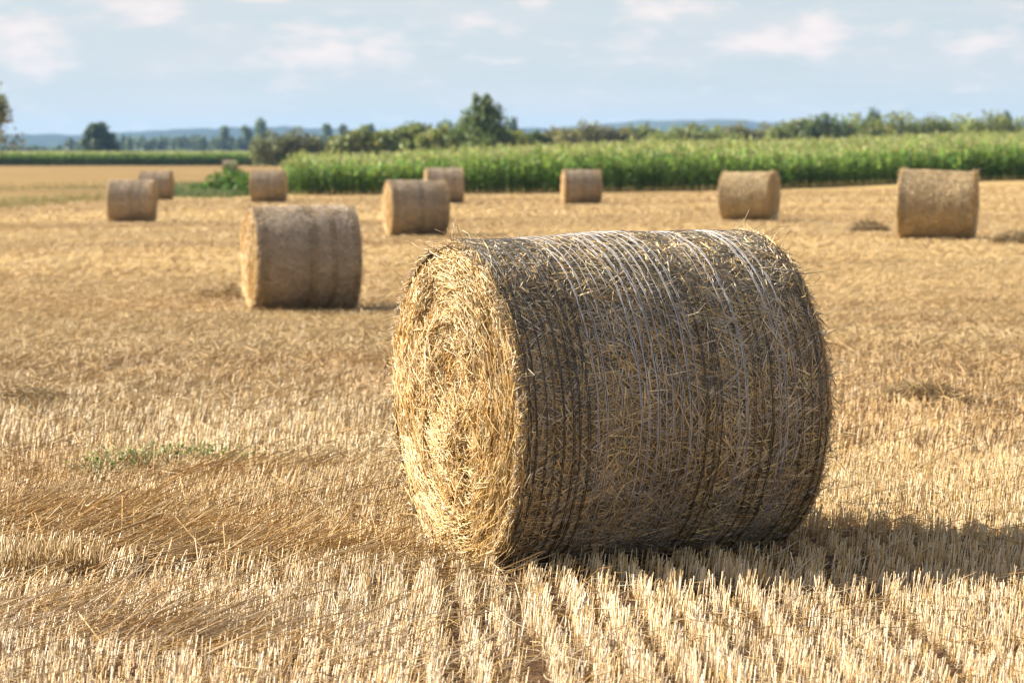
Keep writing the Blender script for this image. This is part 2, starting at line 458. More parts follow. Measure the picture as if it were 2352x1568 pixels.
def make_bale(L, R, ns, nf, wd, nets, seed, side_pal, strays, dent=True, res=1.0, face_gain=1.02, core_gain=.40):
    parts = []
    # ---- curved side: packed core + individual straws
    acc = Acc()
    nu, nph = int(70 * res), int(200 * res)
    U, PH = np.meshgrid(np.linspace(-1, 1, nu), np.linspace(0, 2 * math.pi, nph, endpoint=False), indexing='ij')
    P, N, r = bale_surface(L, R - .006, U, PH, seed)
    i, j = np.meshgrid(np.arange(nu - 1), np.arange(nph), indexing='ij'); j2 = (j + 1) % nph
    Q = np.stack([i * nph + j, (i + 1) * nph + j, (i + 1) * nph + j2, i * nph + j2], -1).reshape(-1, 4)
    band = lambda xx: 1 + .22 * fbm(np.stack([xx * 5.5, xx * 0 + seed], -1), 3, seed + 51)
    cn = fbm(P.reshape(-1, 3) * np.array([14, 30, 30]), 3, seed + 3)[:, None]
    core = np.array(side_pal[0]) * core_gain * (1 + .6 * cn)  # same straw darkened, painting shade into the gaps between straws
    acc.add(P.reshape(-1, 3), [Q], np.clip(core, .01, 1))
    u = rng.uniform(-1, 1, ns); ph = rng.uniform(0, 2 * math.pi, ns)
    P, N, r = bale_surface(L, R, u, ph, seed)
    tx = np.tile([1.0, 0, 0], (ns, 1)); tp = np.stack([0 * ph, -np.sin(ph), np.cos(ph)], -1)
    a = rng.normal(0, .75, ns) + np.where(rng.random(ns) < .35, 1.4, 0)
    ln = np.clip(rng.gamma(2.2, .026, ns) + .018, .015, .20) * (wd / .0032) ** .5
    up = rng.normal(.0, .065, ns)
    d = norm(np.cos(a)[:, None] * tx + np.sin(a)[:, None] * tp + up[:, None] * N)
    c = P + N * rng.uniform(-.008, .0025, ns)[:, None]
    p0 = c - d * ln[:, None] / 2; p1 = c + d * ln[:, None] / 2
    def sink(p):         # follow the curve of the roll
        rr = np.linalg.norm(p[:, 1:], axis=1); ex = np.maximum(0, np.minimum(rr - r, .3) - .005 - np.maximum(0, np.abs(up) - .12) * .12)
        p = p.copy(); p[:, 1:] *= ((rr - ex) / rr)[:, None]
        p[:, 0] = np.clip(p[:, 0], -L / 2 - .02, L / 2 + .02)
        return p
    pal = np.array(side_pal)
    col = pal[rng.integers(0, len(pal), ns)] * rng.uniform(*((.5, 1.3) if core_gain < .3 else (.7, 1.25)), ns)[:, None] * band(P[:, 0])[:, None]
    acc.add(*straws([sink(p0), sink(c), sink(p1)], wd * rng.uniform(.5, 1.6, ns), np.clip(col, 0, 1), .8, 3, .6))
    # stray straws that stick out at the rims and along the top
    ne = strays
    uu = np.where(rng.random(ne) < .8, np.sign(rng.normal(.15, 1, ne)) * (1 - np.abs(rng.normal(0, .06, ne))), rng.uniform(-1, 1, ne))
    uu = np.clip(uu, -1, 1); ph = rng.uniform(0, 2 * math.pi, ne)
    P, N, r = bale_surface(L, R, uu, ph, seed)
    tp = np.stack([0 * ph, -np.sin(ph), np.cos(ph)], -1)
    o = norm(N * rng.uniform(.15, .9, ne)[:, None] + np.array([1.0, 0, 0]) * (np.sign(uu) * rng.uniform(0, 1.1, ne))[:, None] + tp * rng.normal(0, .75, ne)[:, None])
    ln = np.clip(rng.gamma(2.0, .022, ne) + .02, .02, .17)
    bend = rng.normal(0, .12, (ne, 3)) * ln[:, None]
    acc.add(*straws([P - o * .02, P + o * ln[:, None] * .5 + bend, P + o * ln[:, None]], wd * .75 * rng.uniform(.5, 1.2, ne),
                    straw_col(ne, [.2, .25, .2, .15, .15, .05], .75, 1.1)))
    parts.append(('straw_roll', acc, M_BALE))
    # ---- the two end faces
    for sgn in (-1, 1):
        acc = Acc()
        nr, na = int(46 * res), int(150 * res)
        RR, PH = np.meshgrid(np.linspace(0.004, 1, nr) * (R - .014), np.linspace(0, 2 * math.pi, na, endpoint=False), indexing='ij')
        def fpos(rr, ph, off=0.0):
            dep = face_depth(rr, ph, R, seed, sgn) + off
            yy, zz = rr * np.cos(ph), rr * np.sin(ph)
            if dent: dep = dep - dents(-yy if sgn < 0 else yy, zz)
            return np.stack([sgn * (L / 2 - .012 + dep), yy, zz], -1)
        P = fpos(RR, PH, -.012).reshape(-1, 3)
        i, j = np.meshgrid(np.arange(nr - 1), np.arange(na), indexing='ij'); j2 = (j + 1) % na
        Q = np.stack([i * na + j, (i + 1) * na + j, (i + 1) * na + j2, i * na + j2], -1).reshape(-1, 4)
        if sgn < 0: Q = Q[:, ::-1]
        cn = fbm(P * 30, 3, seed + 9)[:, None]
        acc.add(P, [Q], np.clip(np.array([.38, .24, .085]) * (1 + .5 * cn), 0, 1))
        n = nf
        rr = R * np.sqrt(rng.uniform(0, 1, n)) * .985; ph = rng.uniform(0, 2 * math.pi, n)
        c = fpos(np.minimum(rr, R - .012), ph, 0) + np.array([sgn, 0, 0]) * rng.uniform(-.012, .012, n)[:, None]
        tp = np.stack([0 * ph, -np.sin(ph), np.cos(ph)], -1); tr = np.stack([0 * ph, np.cos(ph), np.sin(ph)], -1)
        q = rr / R
        sd = .22 + .8 * (1 - sstep(.25, .75, q))
        a = rng.normal(0, 1, n) * sd + np.where(rng.random(n) < .09, 1.3, 0)
        out = np.where(rng.random(n) < .09, np.abs(rng.normal(.2, .25, n)), rng.normal(.0, .10, n))
        d = norm(np.cos(a)[:, None] * tp + np.sin(a)[:, None] * tr + out[:, None] * np.array([sgn, 0, 0]))
        ln = np.clip(rng.gamma(2.0, .028, n) + .022, .015, .22) * (wd / .0032) ** .5
        p0, p1 = c - d * ln[:, None] * .5, c + d * ln[:, None] * .5
        def inr(p):
            rr = np.linalg.norm(p[:, 1:], axis=1); k = np.minimum(1, (R + .005) / np.maximum(rr, 1e-4)); p = p.copy(); p[:, 1:] *= k[:, None]; return p
        tone = fbm(c * np.array([1, 6, 6]), 3, seed + 17)
        col = straw_col(n, [.26, .28, .16, .18, .06, .06], 1.10, 1.4) * (1 - sstep(0, .6, tone)[:, None] * np.array([.06, .16, .32]))
        col = col * face_gain
        acc.add(*straws([inr(p0), inr(c + rng.normal(0, .05, (n, 3)) * ln[:, None]), inr(p1)], wd * 1.05 * rng.uniform(.55, 1.35, n), np.clip(col, 0, 1), .85, 3, .7))
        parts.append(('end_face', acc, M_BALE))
    # ---- netting
    for nm, lst, mt in (('white_netting', [k for k in nets if k[1] == 'w'], M_NETW), ('black_netting', [k for k in nets if k[1] == 'b'], M_NETB)):
        if not lst: continue
        acc = Acc()
        for xs, kk, tw, lines in lst:
            for off in lines:
                m = int(240 * res)
                ph = np.linspace(0, 2 * math.pi, m, endpoint=False)
                s0 = rng.uniform(0, 99)
                wob = .0028 * fbm(np.stack([ph * 1.2 + s0, ph * 0], -1), 2, 3) + .0013 * fbm(np.stack([ph * 9 + s0 + off * 900, ph * 0], -1), 2, 5)
                x = xs + off + wob
                P, N, r = bale_surface(L, R, np.clip(x / (L / 2), -1, 1), ph, seed)
                P = P + N * (.0090 + .0030 * fbm(np.stack([ph * 14 + s0, ph * 0 + off * 500], -1), 2, 8))[:, None]
                tpx = np.tile([1.0, 0, 0], (m, 1))
                V = np.stack([P - tpx * tw / 2, P + N * tw * .6, P + tpx * tw / 2], 1).reshape(-1, 3)
                i = np.arange(m); i2 = (i + 1) % m
                Q = np.concatenate([np.stack([i * 3 + k, i * 3 + k + 1, i2 * 3 + k + 1, i2 * 3 + k], -1) for k in (0, 1)])
                acc.add(V, [Q], np.ones(3))
            # the thin cross threads of the net between neighbouring strands
        parts.append((nm, acc, mt))
    return parts

SIDE = [(.78, .60, .36), (.70, .50, .26), (.82, .66, .44), (.54, .40, .25), (.80, .60, .29), (.62, .43, .20), (.54, .47, .38), (.66, .58, .46), (.40, .35, .29)]
SIDE2 = [(.78, .61, .37), (.70, .52, .28), (.82, .67, .45), (.60, .45, .23)]
SIDE3 = [(.72, .55, .36), (.62, .46, .28), (.80, .64, .44), (.54, .38, .22)]

# strands seen along the near bale, from its lit end
nets = []
xs = -BL / 2 + .025
pat = 'bbbbbbbb' + 'wwwwwwwwwwwww' + 'bbb' + 'www' + 'bbb' + 'www' + 'bbbb'
stepx = (BL - .05) / (len(pat) - 1)
for i, ch in enumerate(pat):
    x0 = -BL / 2 + .025 + i * stepx + rng.normal(0, .003)
    nl = [-.004, 0.0, .0045] if rng.random() < .35 else ([-.0026, .0028] if rng.random() < .75 else [0.0])
    nets.append((x0, ch, .0024 if ch == 'b' else .0017, nl))
    if ch == 'w': nets.append((x0 + .0015, 'b', .0019, [0.0]))  # extra dark line per white strand, drawn for stitches and shadow gaps

def put(parts, root):
    obs = []
    for nm, acc, mt in parts:
        o = acc.obj(nm, mt, root)
        obs.append(o)
    return obs

main = empty('straw_bale', (BC[0], BC[1], float(tz(BC[0], BC[1])) - .022), TH)
main.rotation_euler[1] = -.022
tag(main, 'big round straw bale in the foreground, wrapped in black and white net strands', 'straw bale', 'round straw bales on the field')
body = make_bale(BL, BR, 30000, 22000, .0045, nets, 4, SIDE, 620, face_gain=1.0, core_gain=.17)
# straw tufts that stick out in the photograph
acc = body[0][1]
def tuft(P, D, n, ln, sp, w=.003):
    P = np.tile(np.array(P, float), (n, 1)) + rng.normal(0, .012, (n, 3))
    d = norm(np.tile(np.array(D, float), (n, 1)) + rng.normal(0, sp, (n, 3)))
    l = ln * rng.uniform(.5, 1.1, n)[:, None]
    acc.add(*straws([P - d * .03, P + d * l * .5 + rng.normal(0, .006, (n, 3)), P + d * l], np.full(n, w), straw_col(n, [.3, .3, .2, .1, .1, 0])))
tuft((-BL / 2 + .03, 0.02, BR - .02), (-.3, 0, 1), 9, .09, .3, .0025)
tuft((BL / 2, -.1, BR - .04), (1, -.1, .45), 2, .16, .05)
tuft((BL / 2, -.38, BR - .18), (1, -.2, .15), 3, .18, .08)
tuft((-BL / 2 - .02, .52, .02), (-.9, .6, .1), 12, .10, .4)
tuft((-BL / 2, .5, -.2), (-.7, .9, .2), 9, .16, .4, .0026)
tuft((BL / 2, -.52, .1), (1, -.3, .1), 8, .11, .4, .0026)
tuft((BL / 2, -.55, -.2), (1, -.4, -.1), 10, .10, .4, .0026)
for ob in put(body, main):
    ob.location = (0, 0, BR - .012)

# the bales further back: two kinds, copied
far_nets = [(-.64 + i * .0405, 'b' if (i < 4 or i in (16, 17, 18, 23, 24, 30, 31)) else 'w', .0030, [0.0]) for i in range(33)]
PROTO = {'net': make_bale(BL, BR, 11000, 5000, .0055, far_nets, 14, SIDE3, 350, True, .6),
         'net2': make_bale(BL, BR, 9000, 4000, .0062, far_nets[:9] + far_nets[12:24], 34, [tuple(q * .88 for q in c) for c in SIDE3], 500, True, .6),
         'net3': make_bale(BL, BR, 8000, 4000, .0065, far_nets[5:28], 44, SIDE3[:3], 300, True, .6),
         'bare': make_bale(BL, BR, 12000, 5000, .0070, [], 24, SIDE2, 1500, True, .6),
         'bare2': make_bale(BL, BR, 11000, 5000, .0070, far_nets[:5], 54, [SIDE2[0], SIDE2[3], SIDE3[1]], 1300, True, .6)}
LBL = ['second nearest bale, lit at its left end, standing left of the foreground bale',
       'bale with a pale lit left end, above the top left rim of the foreground bale',
       'half hidden bale by the corn, behind the bale with the pale lit left end',
       'leftmost bale, showing a dark shaded right end, partly covering another bale',
       'bale half hidden behind the leftmost bale, only its right half in view',
       'bale at the left corner of the corn field, just right of the leafy green weeds',
       'tiny far bale peeping out above the leafy green weeds',
       'lone small bale in front of the dark corn edge, at the middle of the picture',
       'fuzzy yellow bale turned aslant, dark right end and short black shadow beside it',
       'rightmost bale, fuzzy and straw coloured, standing by the corn at the right edge']
first = {}
for (px, D, th, var), lb in zip(BALES, LBL):
    X = X_at(px, D)
    r = empty('straw_bale', (X, D, float(tz(X, D))), math.radians(th))
    r.scale = (1 + .03 * math.sin(px), 1 + .02 * math.cos(px * 1.7), .985 + .02 * math.sin(px * 2.3))
    if px == 2150: r.rotation_euler[1] = math.radians(2.0)
    tag(r, lb, 'straw bale', 'round straw bales on the field')
    if var not in first:
        first[var] = put(PROTO[var], r)
        for o in first[var]: o.location = (0, 0, BR - .015)
    else:
        for o in first[var]:
            c = o.copy(); COL.objects.link(c); c.parent = r
    spin = (px * 37) % 360
    for c in r.children:
        c.rotation_euler = (math.radians(spin), 0, 0)

# ----------------------------------------------------------------- straw clumps lying on the field
def clump(px, D, n, rad, h, label, dark=1.0):
    X = X_at(px, D); acc = Acc()
    a = rng.uniform(0, 6.28, n); q = np.sqrt(rng.uniform(0, 1, n)) * rad
    c = np.stack([q * np.cos(a), q * np.sin(a), rng.uniform(0, 1, n) * h * (1 - (q / rad) ** 2) + .02], -1)
    d = norm(rng.normal(0, 1, (n, 3)) * np.array([1, 1, .45])); l = rng.uniform(.1, .3, n)[:, None]
    w = .004 * D / 14
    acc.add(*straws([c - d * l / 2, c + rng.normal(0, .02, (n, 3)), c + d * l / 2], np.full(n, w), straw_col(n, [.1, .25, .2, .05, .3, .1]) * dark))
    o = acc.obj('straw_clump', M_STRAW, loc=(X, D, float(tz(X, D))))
    tag(o, label, 'straw clump', 'straw clumps left on the field')
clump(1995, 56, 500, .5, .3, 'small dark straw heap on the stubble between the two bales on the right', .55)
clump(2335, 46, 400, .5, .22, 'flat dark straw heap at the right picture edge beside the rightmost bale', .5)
clump(2120, 17.0, 420, .28, .10, 'low brown straw tuft right of the foreground bale', .6)
clump(70, 17.3, 350, .35, .13, 'brown straw tuft at the left edge in the middle of the stubble', .6)
def tuft_clump(px, D, n, rad, h, label):
    X = X_at(px, D); acc = Acc()
    a = rng.uniform(0, 6.28, n); q = np.sqrt(rng.uniform(0, 1, n)) * rad
    p = np.stack([q * np.cos(a) * 1.6, q * np.sin(a) * .7, 0 * q - .01], -1)
    d = norm(np.stack([rng.normal(.12, .14, n), rng.normal(0, .14, n), np.ones(n)], -1))
    acc.add(*straws([p, p + d * (h * rng.uniform(.6, 1.1, n))[:, None]], np.full(n, .0046), straw_col(n, [.02, .3, .4, .03, .2, .05], .7, 1.0)))
    o = acc.obj('straw_clump', M_STRAW, loc=(X, D, float(tz(X, D))))
    tag(o, label, 'straw clump', 'straw clumps left on the field')
tuft_clump(90, 9.55, 330, .15, .17, 'orange brown tuft of standing straw near the lower left corner')
clump(520, 34, 300, .5, .18, 'loose straw heap at the foot of the second nearest bale', .8)

# ----------------------------------------------------------------- green weeds in the stubble
def leaf_quads(c, nrm, size, col, asp=.6):
    n = len(c); nrm = norm(nrm)
    a = norm(np.cross(nrm, rng.normal(size=(n, 3)))); b = np.cross(nrm, a)
    s = size[:, None]
    V = np.stack([c - a * s, c - b * s * asp + nrm * s * .15, c + a * s, c + b * s * asp + nrm * s * .15], 1).reshape(-1, 3)
    return V, [np.arange(n * 4).reshape(-1, 4)], np.repeat(col, 4, axis=0)

weeds = [(218, 1085, 16, .09, 'broad leaved green weed at the left end of the weed patch in the stubble'),
         (262, 1062, 8, .06, 'small green weed just right of the broad leaved weed at the left end'),
         (330, 1052, 18, .08, 'spreading green weed in the middle of the weed patch'),
         (388, 1040, 14, .07, 'green weed right of the middle of the weed patch'),
         (488, 1044, 12, .07, 'green weed standing alone at the right end of the weed patch'),
         (560, 1050, 6, .05, 'tiny dark green weed farthest right in the stubble patch')]
for px, py, n, h, lb in weeds:
    D = (CAMZ - .03) * F / (py - HY); X = X_at(px, D)
    r = empty('weed_plant', (X, D, float(tz(X, D)) + .05)); tag(r, lb, 'weed', 'green weeds in the stubble')
    n *= 3
    sp = .05 + h * .8
    c = np.stack([rng.normal(0, sp, n), rng.normal(0, sp * .7, n), rng.uniform(.3, 1, n) * h + .02], -1)
    acc = Acc()
    acc.add(*leaf_quads(c, np.stack([rng.normal(-.3, .5, n), rng.normal(-.3, .5, n), np.ones(n)], -1), rng.uniform(.007, .018, n),
                        np.array([.14, .19, .03]) * rng.uniform(.6, 1.6, n)[:, None]))
    acc.obj('foliage', M_LEAF, r)
    acc = Acc()
    acc.add(*straws([np.stack([c[:, 0] * .02, c[:, 1] * .02, 0 * c[:, 2] - .04], -1), c], np.full(n, .003), np.tile([.12, .17, .05], (n, 1))))
    acc.obj('stem', M_LEAF, r)

# ----------------------------------------------------------------- grass along the field edge
def build_grass():
    acc = Acc()
    spots = [(-60, 95, 2.2, 600), (20, 101, 2.0, 600), (70, 105, 1.2, 200), (140, 109, 1.8, 420), (215, 112, 1.6, 300), (420, 125, 1.8, 800), (455, 125, 2, 1100), (500, 121, 2.6, 1700),
             (550, 122, 2.0, 1500), (590, 122, 1.5, 900), (460, 150, 2.5, 900), (400, 152, 3, 900), (130, 150, 7, 500), (240, 155, 7, 500), (20, 140, 6, 500), (340, 148, 5, 350), (-120, 95, 3, 900)]
    for px, D, sd, n in spots:
        x = X_at(px, D) + rng.normal(0, sd * .5, n); y = D + rng.normal(0, sd * 1.3, n)
        L = rng.uniform(.12, .42, n) * (1.0 if D < 130 else .7)
        d = norm(np.stack([rng.normal(.1, .3, n), rng.normal(0, .3, n), np.ones(n)], -1))
        P = np.stack([x, y, tz(x, y) - .02], -1)
        dry = (rng.random(n) < (.8 if px < 400 else .4))[:, None]
        col = np.where(dry, np.array([.42, .33, .13]), np.array([.16, .20, .06])) * rng.uniform(.7, 1.3, n)[:, None]
        if px > 410: col = np.where(rng.random(n)[:, None] < .75, np.array([.11, .18, .04]) * rng.uniform(.7, 1.4, n)[:, None], col)
        acc.add(*straws([P, P + d * L[:, None]], np.full(n, .03), col, .3))
    o = acc.obj('grass_strip', M_LEAF)
    tag(o, 'rough green and yellow grass along the left field edge', 'grass', kind='stuff')
build_grass()

# ----------------------------------------------------------------- corn
def corn_proto(h, seed):
    r = np.random.default_rng(seed)
    V, Q, C = [], [], []; n = 0
    def strip(pts, wid, side, cols):
        nonlocal n
        for p, w, c in zip(pts, wid, cols):
            V.append(p - side * w); V.append(p + side * w); C.append(c); C.append(c)
        for k in range(len(pts) - 1):
            a = n + 2 * k; Q.append([a, a + 1, a + 3, a + 2])
        n += 2 * len(pts)
    # stalk: two crossed strips
    for s in (np.array([1., 0, 0]), np.array([0, 1., 0])):
        strip([np.array([0, 0, 0.]), np.array([0, 0, h * .86])], [.014, .008], s, [np.array([.10, .14, .04])] * 2)
    az0 = r.uniform(0, 6.28)
    for k in range(12):
        z0 = h * (.10 + .066 * k + r.uniform(-.02, .02)); az = az0 + math.pi * k + r.normal(0, .5)
        L = r.uniform(.45, .75) * (1 if 2 < k < 9 else .75)
        o = np.array([math.cos(az), math.sin(az), 0]); side = np.array([-o[1], o[0], 0])
        droop = r.uniform(.25, 1.1)
        pts, wd, cs = [], [], []
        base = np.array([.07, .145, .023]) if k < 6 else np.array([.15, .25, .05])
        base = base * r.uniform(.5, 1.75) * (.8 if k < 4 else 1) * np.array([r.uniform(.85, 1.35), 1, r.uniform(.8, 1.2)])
        for t in (0, .3, .6, 1.0):
            pts.append(np.array([0, 0, z0]) + o * L * t * (1 - .25 * t) + np.array([0, 0, L * (t * .95 - droop * t * t * 1.1)]))
            wd.append((.03, .055, .045, .005)[len(wd)]); cs.append(base)
        strip(pts, wd, side, cs)
    for k in range(6):
        az = r.uniform(0, 6.28); o = np.array([math.cos(az), math.sin(az), 0]) * (0 if k == 0 else r.uniform(.06, .16))
        c = np.array([.34, .34, .12]) * r.uniform(.8, 1.2)
        b = np.array([0, 0, h * .84]); t = np.array([0, 0, h * .84 + r.uniform(.2, .3)]) + o
        strip([b, (b + t) / 2 + o * .1, t], [.012, .016, .008], norm(np.array([-o[1] + .01, o[0], 0])), [c, c, c])
    return np.array(V), np.array(Q), np.array(C)

def corn_field(name, label, x, y, hs, scale_w=1.0):
    protos = [corn_proto(2.05, s) for s in range(12)]
    n = len(x); acc = Acc(); z = tz(x, y)
    which = rng.integers(0, len(protos), n)
    for k, (V, Q, C) in enumerate(protos):
        i = np.where(which == k)[0]
        if not len(i): continue
        a = rng.uniform(0, 6.28, len(i)); ca, sa = np.cos(a)[:, None], np.sin(a)[:, None]
        ww = scale_w * rng.uniform(.9, 1.15, len(i))[:, None]
        vx = (V[None, :, 0] * ca - V[None, :, 1] * sa) * ww + x[i][:, None]
        vy = (V[None, :, 0] * sa + V[None, :, 1] * ca) * ww + y[i][:, None]
        vz = V[None, :, 2] * hs[i][:, None] + z[i][:, None] - .02
        VV = np.stack([vx, vy, vz], -1).reshape(-1, 3)
        QQ = (Q[None] + (np.arange(len(i)) * len(V))[:, None, None]).reshape(-1, 4)
        CC = np.tile(C, (len(i), 1)) * np.repeat(rng.uniform(.65, 1.4, len(i)), len(V))[:, None]
        acc.add(VV, [QQ], CC)
    o = acc.obj(name, M_CORN)
    tag(o, label, 'corn', kind='stuff')

def edge_y(x):     # front edge of the near corn field
    px = np.array([560, 640, 700, 1100, 1600, 2352, 2900]); D = np.array([124, 121, 120, 118, 121, 136, 146])
    return np.interp(x, X_at(px, D), D)

def near_corn():
    xs, ys = [], []
    x0, x1 = X_at(655, 120), X_at(2800, 145)
    for row in range(0, 100):
        sp = .23 if row < 7 else (.42 if row < 30 else .75)
        off = row * .72
        x = np.arange(x0 - .0 * off, x1 + off * .2, sp); x = x + rng.normal(0, .09, len(x))
        ys.append(edge_y(x) + off + rng.normal(0, .12, len(x))); xs.append(x + off * X_at(655, 1) * .75)
    x = np.concatenate(xs); y = np.concatenate(ys)
    hs = rng.normal(.97, .09, len(x)) * (1 + .12 * fbm(np.stack([x * .25, y * .25], -1), 2, 4))
    left = 1 - sstep(0, 16, x - X_at(655, 120))
    hs = hs * (1 - .17 * left)
    # the rear part only shows its tops: wider plants, fewer of them
    return x, y, hs
cx, cy, ch = near_corn()
corn_field('corn_field', 'tall green corn with yellowish tassels behind the bales on the right', cx, cy, ch)

xs, ys = [], []
for row in range(0, 26):
    off = row * (.75 if row < 8 else 2.2)
    x = np.arange(X_at(-250, 392), X_at(700, 392), .30 if row < 4 else .6)
    x = x + rng.normal(0, .08, len(x)); xs.append(x); ys.append(392 + off + rng.normal(0, .1, len(x)) + (x + 50) * .05)
cx, cy = np.concatenate(xs), np.concatenate(ys)
corn_field('corn_field', 'distant strip of green corn along the far left field', cx, cy, rng.normal(1.1, .06, len(cx)), 1.5)

# leafy weeds beside the bale at the corn corner
def big_weed(px, D, w, h, label, n=260):
    X = X_at(px, D); r = empty('leafy_weed', (X, D, float(tz(X, D)))); tag(r, label, 'weed', 'leafy weeds at the corn corner')
    acc = Acc(); st = Acc()
    k = 9
    bx = rng.normal(0, w * .4, k); hh = h * rng.uniform(.6, 1.1, k) * (1 - .3 * np.abs(bx) / w); by = rng.normal(0, .4, k)
    st.add(*straws([np.stack([bx * .04, by * .04, 0 * bx - .02], -1), np.stack([bx + rng.normal(0, .1, k), by, hh], -1)], np.full(k, .03), np.tile([.1, .16, .04], (k, 1))))
    i = rng.integers(0, k, n); t = rng.uniform(.05, 1, n)
    c = np.stack([bx[i] + rng.normal(0, .16, n), by[i] + rng.normal(0, .16, n), hh[i] * t], -1)
    acc.add(*leaf_quads(c, rng.normal(0, 1, (n, 3)) + np.array([0, -.3, .5]), rng.uniform(.07, .17, n), np.array([.075, .16, .022]) * rng.uniform(.6, 1.5, n)[:, None], .45))
    acc.obj('foliage', M_LEAF, r); st.obj('stem', M_LEAF, r)
big_weed(535, 120, .8, 1.7, 'tall bright green leafy weed just left of the bale at the corn corner', 420)
big_weed(497, 121, .5, 1.2, 'lower bright green weed at the left of the leafy weed clump')
big_weed(560, 119, .5, 1.2, 'green weed touching the left end of the bale at the corn corner')
big_weed(462, 123, .35, .6, 'smallest green weed in the grass, farthest left of the leafy weed clump', 120)

# ----------------------------------------------------------------- trees and bushes
def crown(acc, lobes, nleaf, size, base, clump=.35, seed=0):
    """leaf-clump faces spread through a set of lobes (x,y,z,rx,ry,rz)"""
    lobes = np.array(lobes, float)
    vol = (lobes[:, 3] * lobes[:, 4] * lobes[:, 5]) ** .67
    i = rng.choice(len(lobes), nleaf, p=vol / vol.sum())
    d = norm(rng.normal(0, 1, (nleaf, 3))); q = rng.uniform(0, 1, nleaf) ** .45
    q = q * (1 + .16 * vnoise(d * 2.9 + i[:, None] * 3.1, seed + 3))
    p = lobes[i, :3] + d * q[:, None] * lobes[i, 3:]
    keep = fbm(p / (lobes[:, 3:].mean() * .8), 2, seed + 5) > -clump
    p, d, i = p[keep], d[keep], i[keep]; n = len(p)
    lob = (.75 + .5 * _hash(i, i * 0, i * 0, seed + 1))[:, None]
    col = np.array(base) * rng.uniform(.6, 1.45, n)[:, None] * lob
    col[:, 0] *= rng.uniform(.85, 1.3, n)
    nr = d * .7 + rng.normal(0, .7, (n, 3)) + np.array([0, 0, .3])
    acc.add(*leaf_quads(p, nr, size * rng.uniform(.5, 1.3, n), col, .62))

def limbs(acc, H, top, r0, lobes, nb=7):
    pts = [np.array([[0, 0, -.1]]), np.array([[.02 * H, 0, H * .3]]), np.array([[.0, .02 * H, H * .62]]), np.array([[.03 * H, 0, top]])]
    acc.add(*straws(pts, np.array([r0 * 2]), np.array([[.09, .07, .05]]), .25, 7))
    for k in range(nb):
        l = lobes[k % len(lobes)]; h = H * rng.uniform(.2, .55)
        p0 = np.array([[.01 * H, 0, h]]); p2 = np.array([[l[0] * .8, l[1] * .8, l[2]]])
        acc.add(*straws([p0, p0 * .45 + p2 * .55 + np.array([[0, 0, .04 * H]]), p2], np.array([r0 * .8]), np.array([[.09, .07, .05]]), .3, 5))

def tree(name, px, D, wpx, ypx_top, label, cat, base, shape='round', nleaf=2600, size=.3, zb=None, group=None, trunkfrac=.25, clump=.35, seed=0):
    X = X_at(px, D); z0 = float(tz(X, D)) if zb is None else zb
    H = CAMZ - (ypx_top - HY) / F * D - z0
    W = wpx / F * D / 2 * (1.3 if shape == 'mound' else 1)
    r = empty(name, (X, D, z0)); tag(r, label, cat, group)
    tb = H * trunkfrac; lobes = []
    rl = np.random.default_rng(seed + 100)
    if shape == 'round':
        lobes.append((0, 0, tb + (H - tb) * .44, W * .66, W * .66, (H - tb) * .47))
        for k in range(9):
            a = k * 2.4; t = (k + .5) / 9
            rr = W * (.68 - .58 * t) * rl.uniform(.85, 1.15)
            lobes.append((math.cos(a) * rr, math.sin(a) * rr, tb + (H - tb) * (.18 + .66 * t), W * .42 * rl.uniform(.8, 1.2), W * .42, (H - tb) * .2 * rl.uniform(.8, 1.2)))
    elif shape == 'spiky':
        lobes.append((0, 0, tb + (H - tb) * .40, W * .72, W * .72, (H - tb) * .46))
        lobes.append((W * .05, 0, tb + (H - tb) * .62, W * .45, W * .45, (H - tb) * .30))
        for k in range(11):
            a = k * 2.4; t = rl.uniform(.15, .62); rr = W * rl.uniform(.4, .8) * (1.15 - .6 * t)
            lobes.append((math.cos(a) * rr, math.sin(a) * rr, tb + (H - tb) * t, W * .3, W * .3, (H - tb) * rl.uniform(.12, .18)))
        for k in range(22):
            a = k * 2.4; t = rl.uniform(.6, .95); rr = W * rl.uniform(.05, 1) * (.85 - .6 * t)
            lobes.append((math.cos(a) * rr, math.sin(a) * rr, tb + (H - tb) * t, W * .10, W * .10, (H - tb) * rl.uniform(.07, .11)))
    elif shape == 'poplar':
        for k in range(6):
            t = (k + .5) / 6; lobes.append((rl.normal(0, W * .2), rl.normal(0, W * .2), tb + (H - tb) * t * .93, W * (1 - .55 * abs(t - .4)) * .85, W * .8, (H - tb) * .16))
    else:  # bush row: low wide mound with several tops
        nb = 11
        for k in range(nb):
            t = (k + .5) / nb * 2 - 1
            hh = H * (1.06 - .28 * abs(t) ** 2) * rl.uniform(.84, 1.06)
            lobes.append((t * W * 1.05, rl.normal(0, W * .12), hh * .50, W * .30, W * .36, hh * .50))
    acc = Acc(); crown(acc, lobes, nleaf, size, base, clump, seed)
    bush = shape == 'mound'
    acc.obj('foliage' if bush else 'crown', M_LEAF, r)
    t = Acc()
    limbs(t, H, H * (.5 if bush else .8), max(.05, W * .05), lobes[1:] if len(lobes) > 1 else lobes)
    t.obj('stem' if bush else 'trunk', M_BARK, r)
    return r

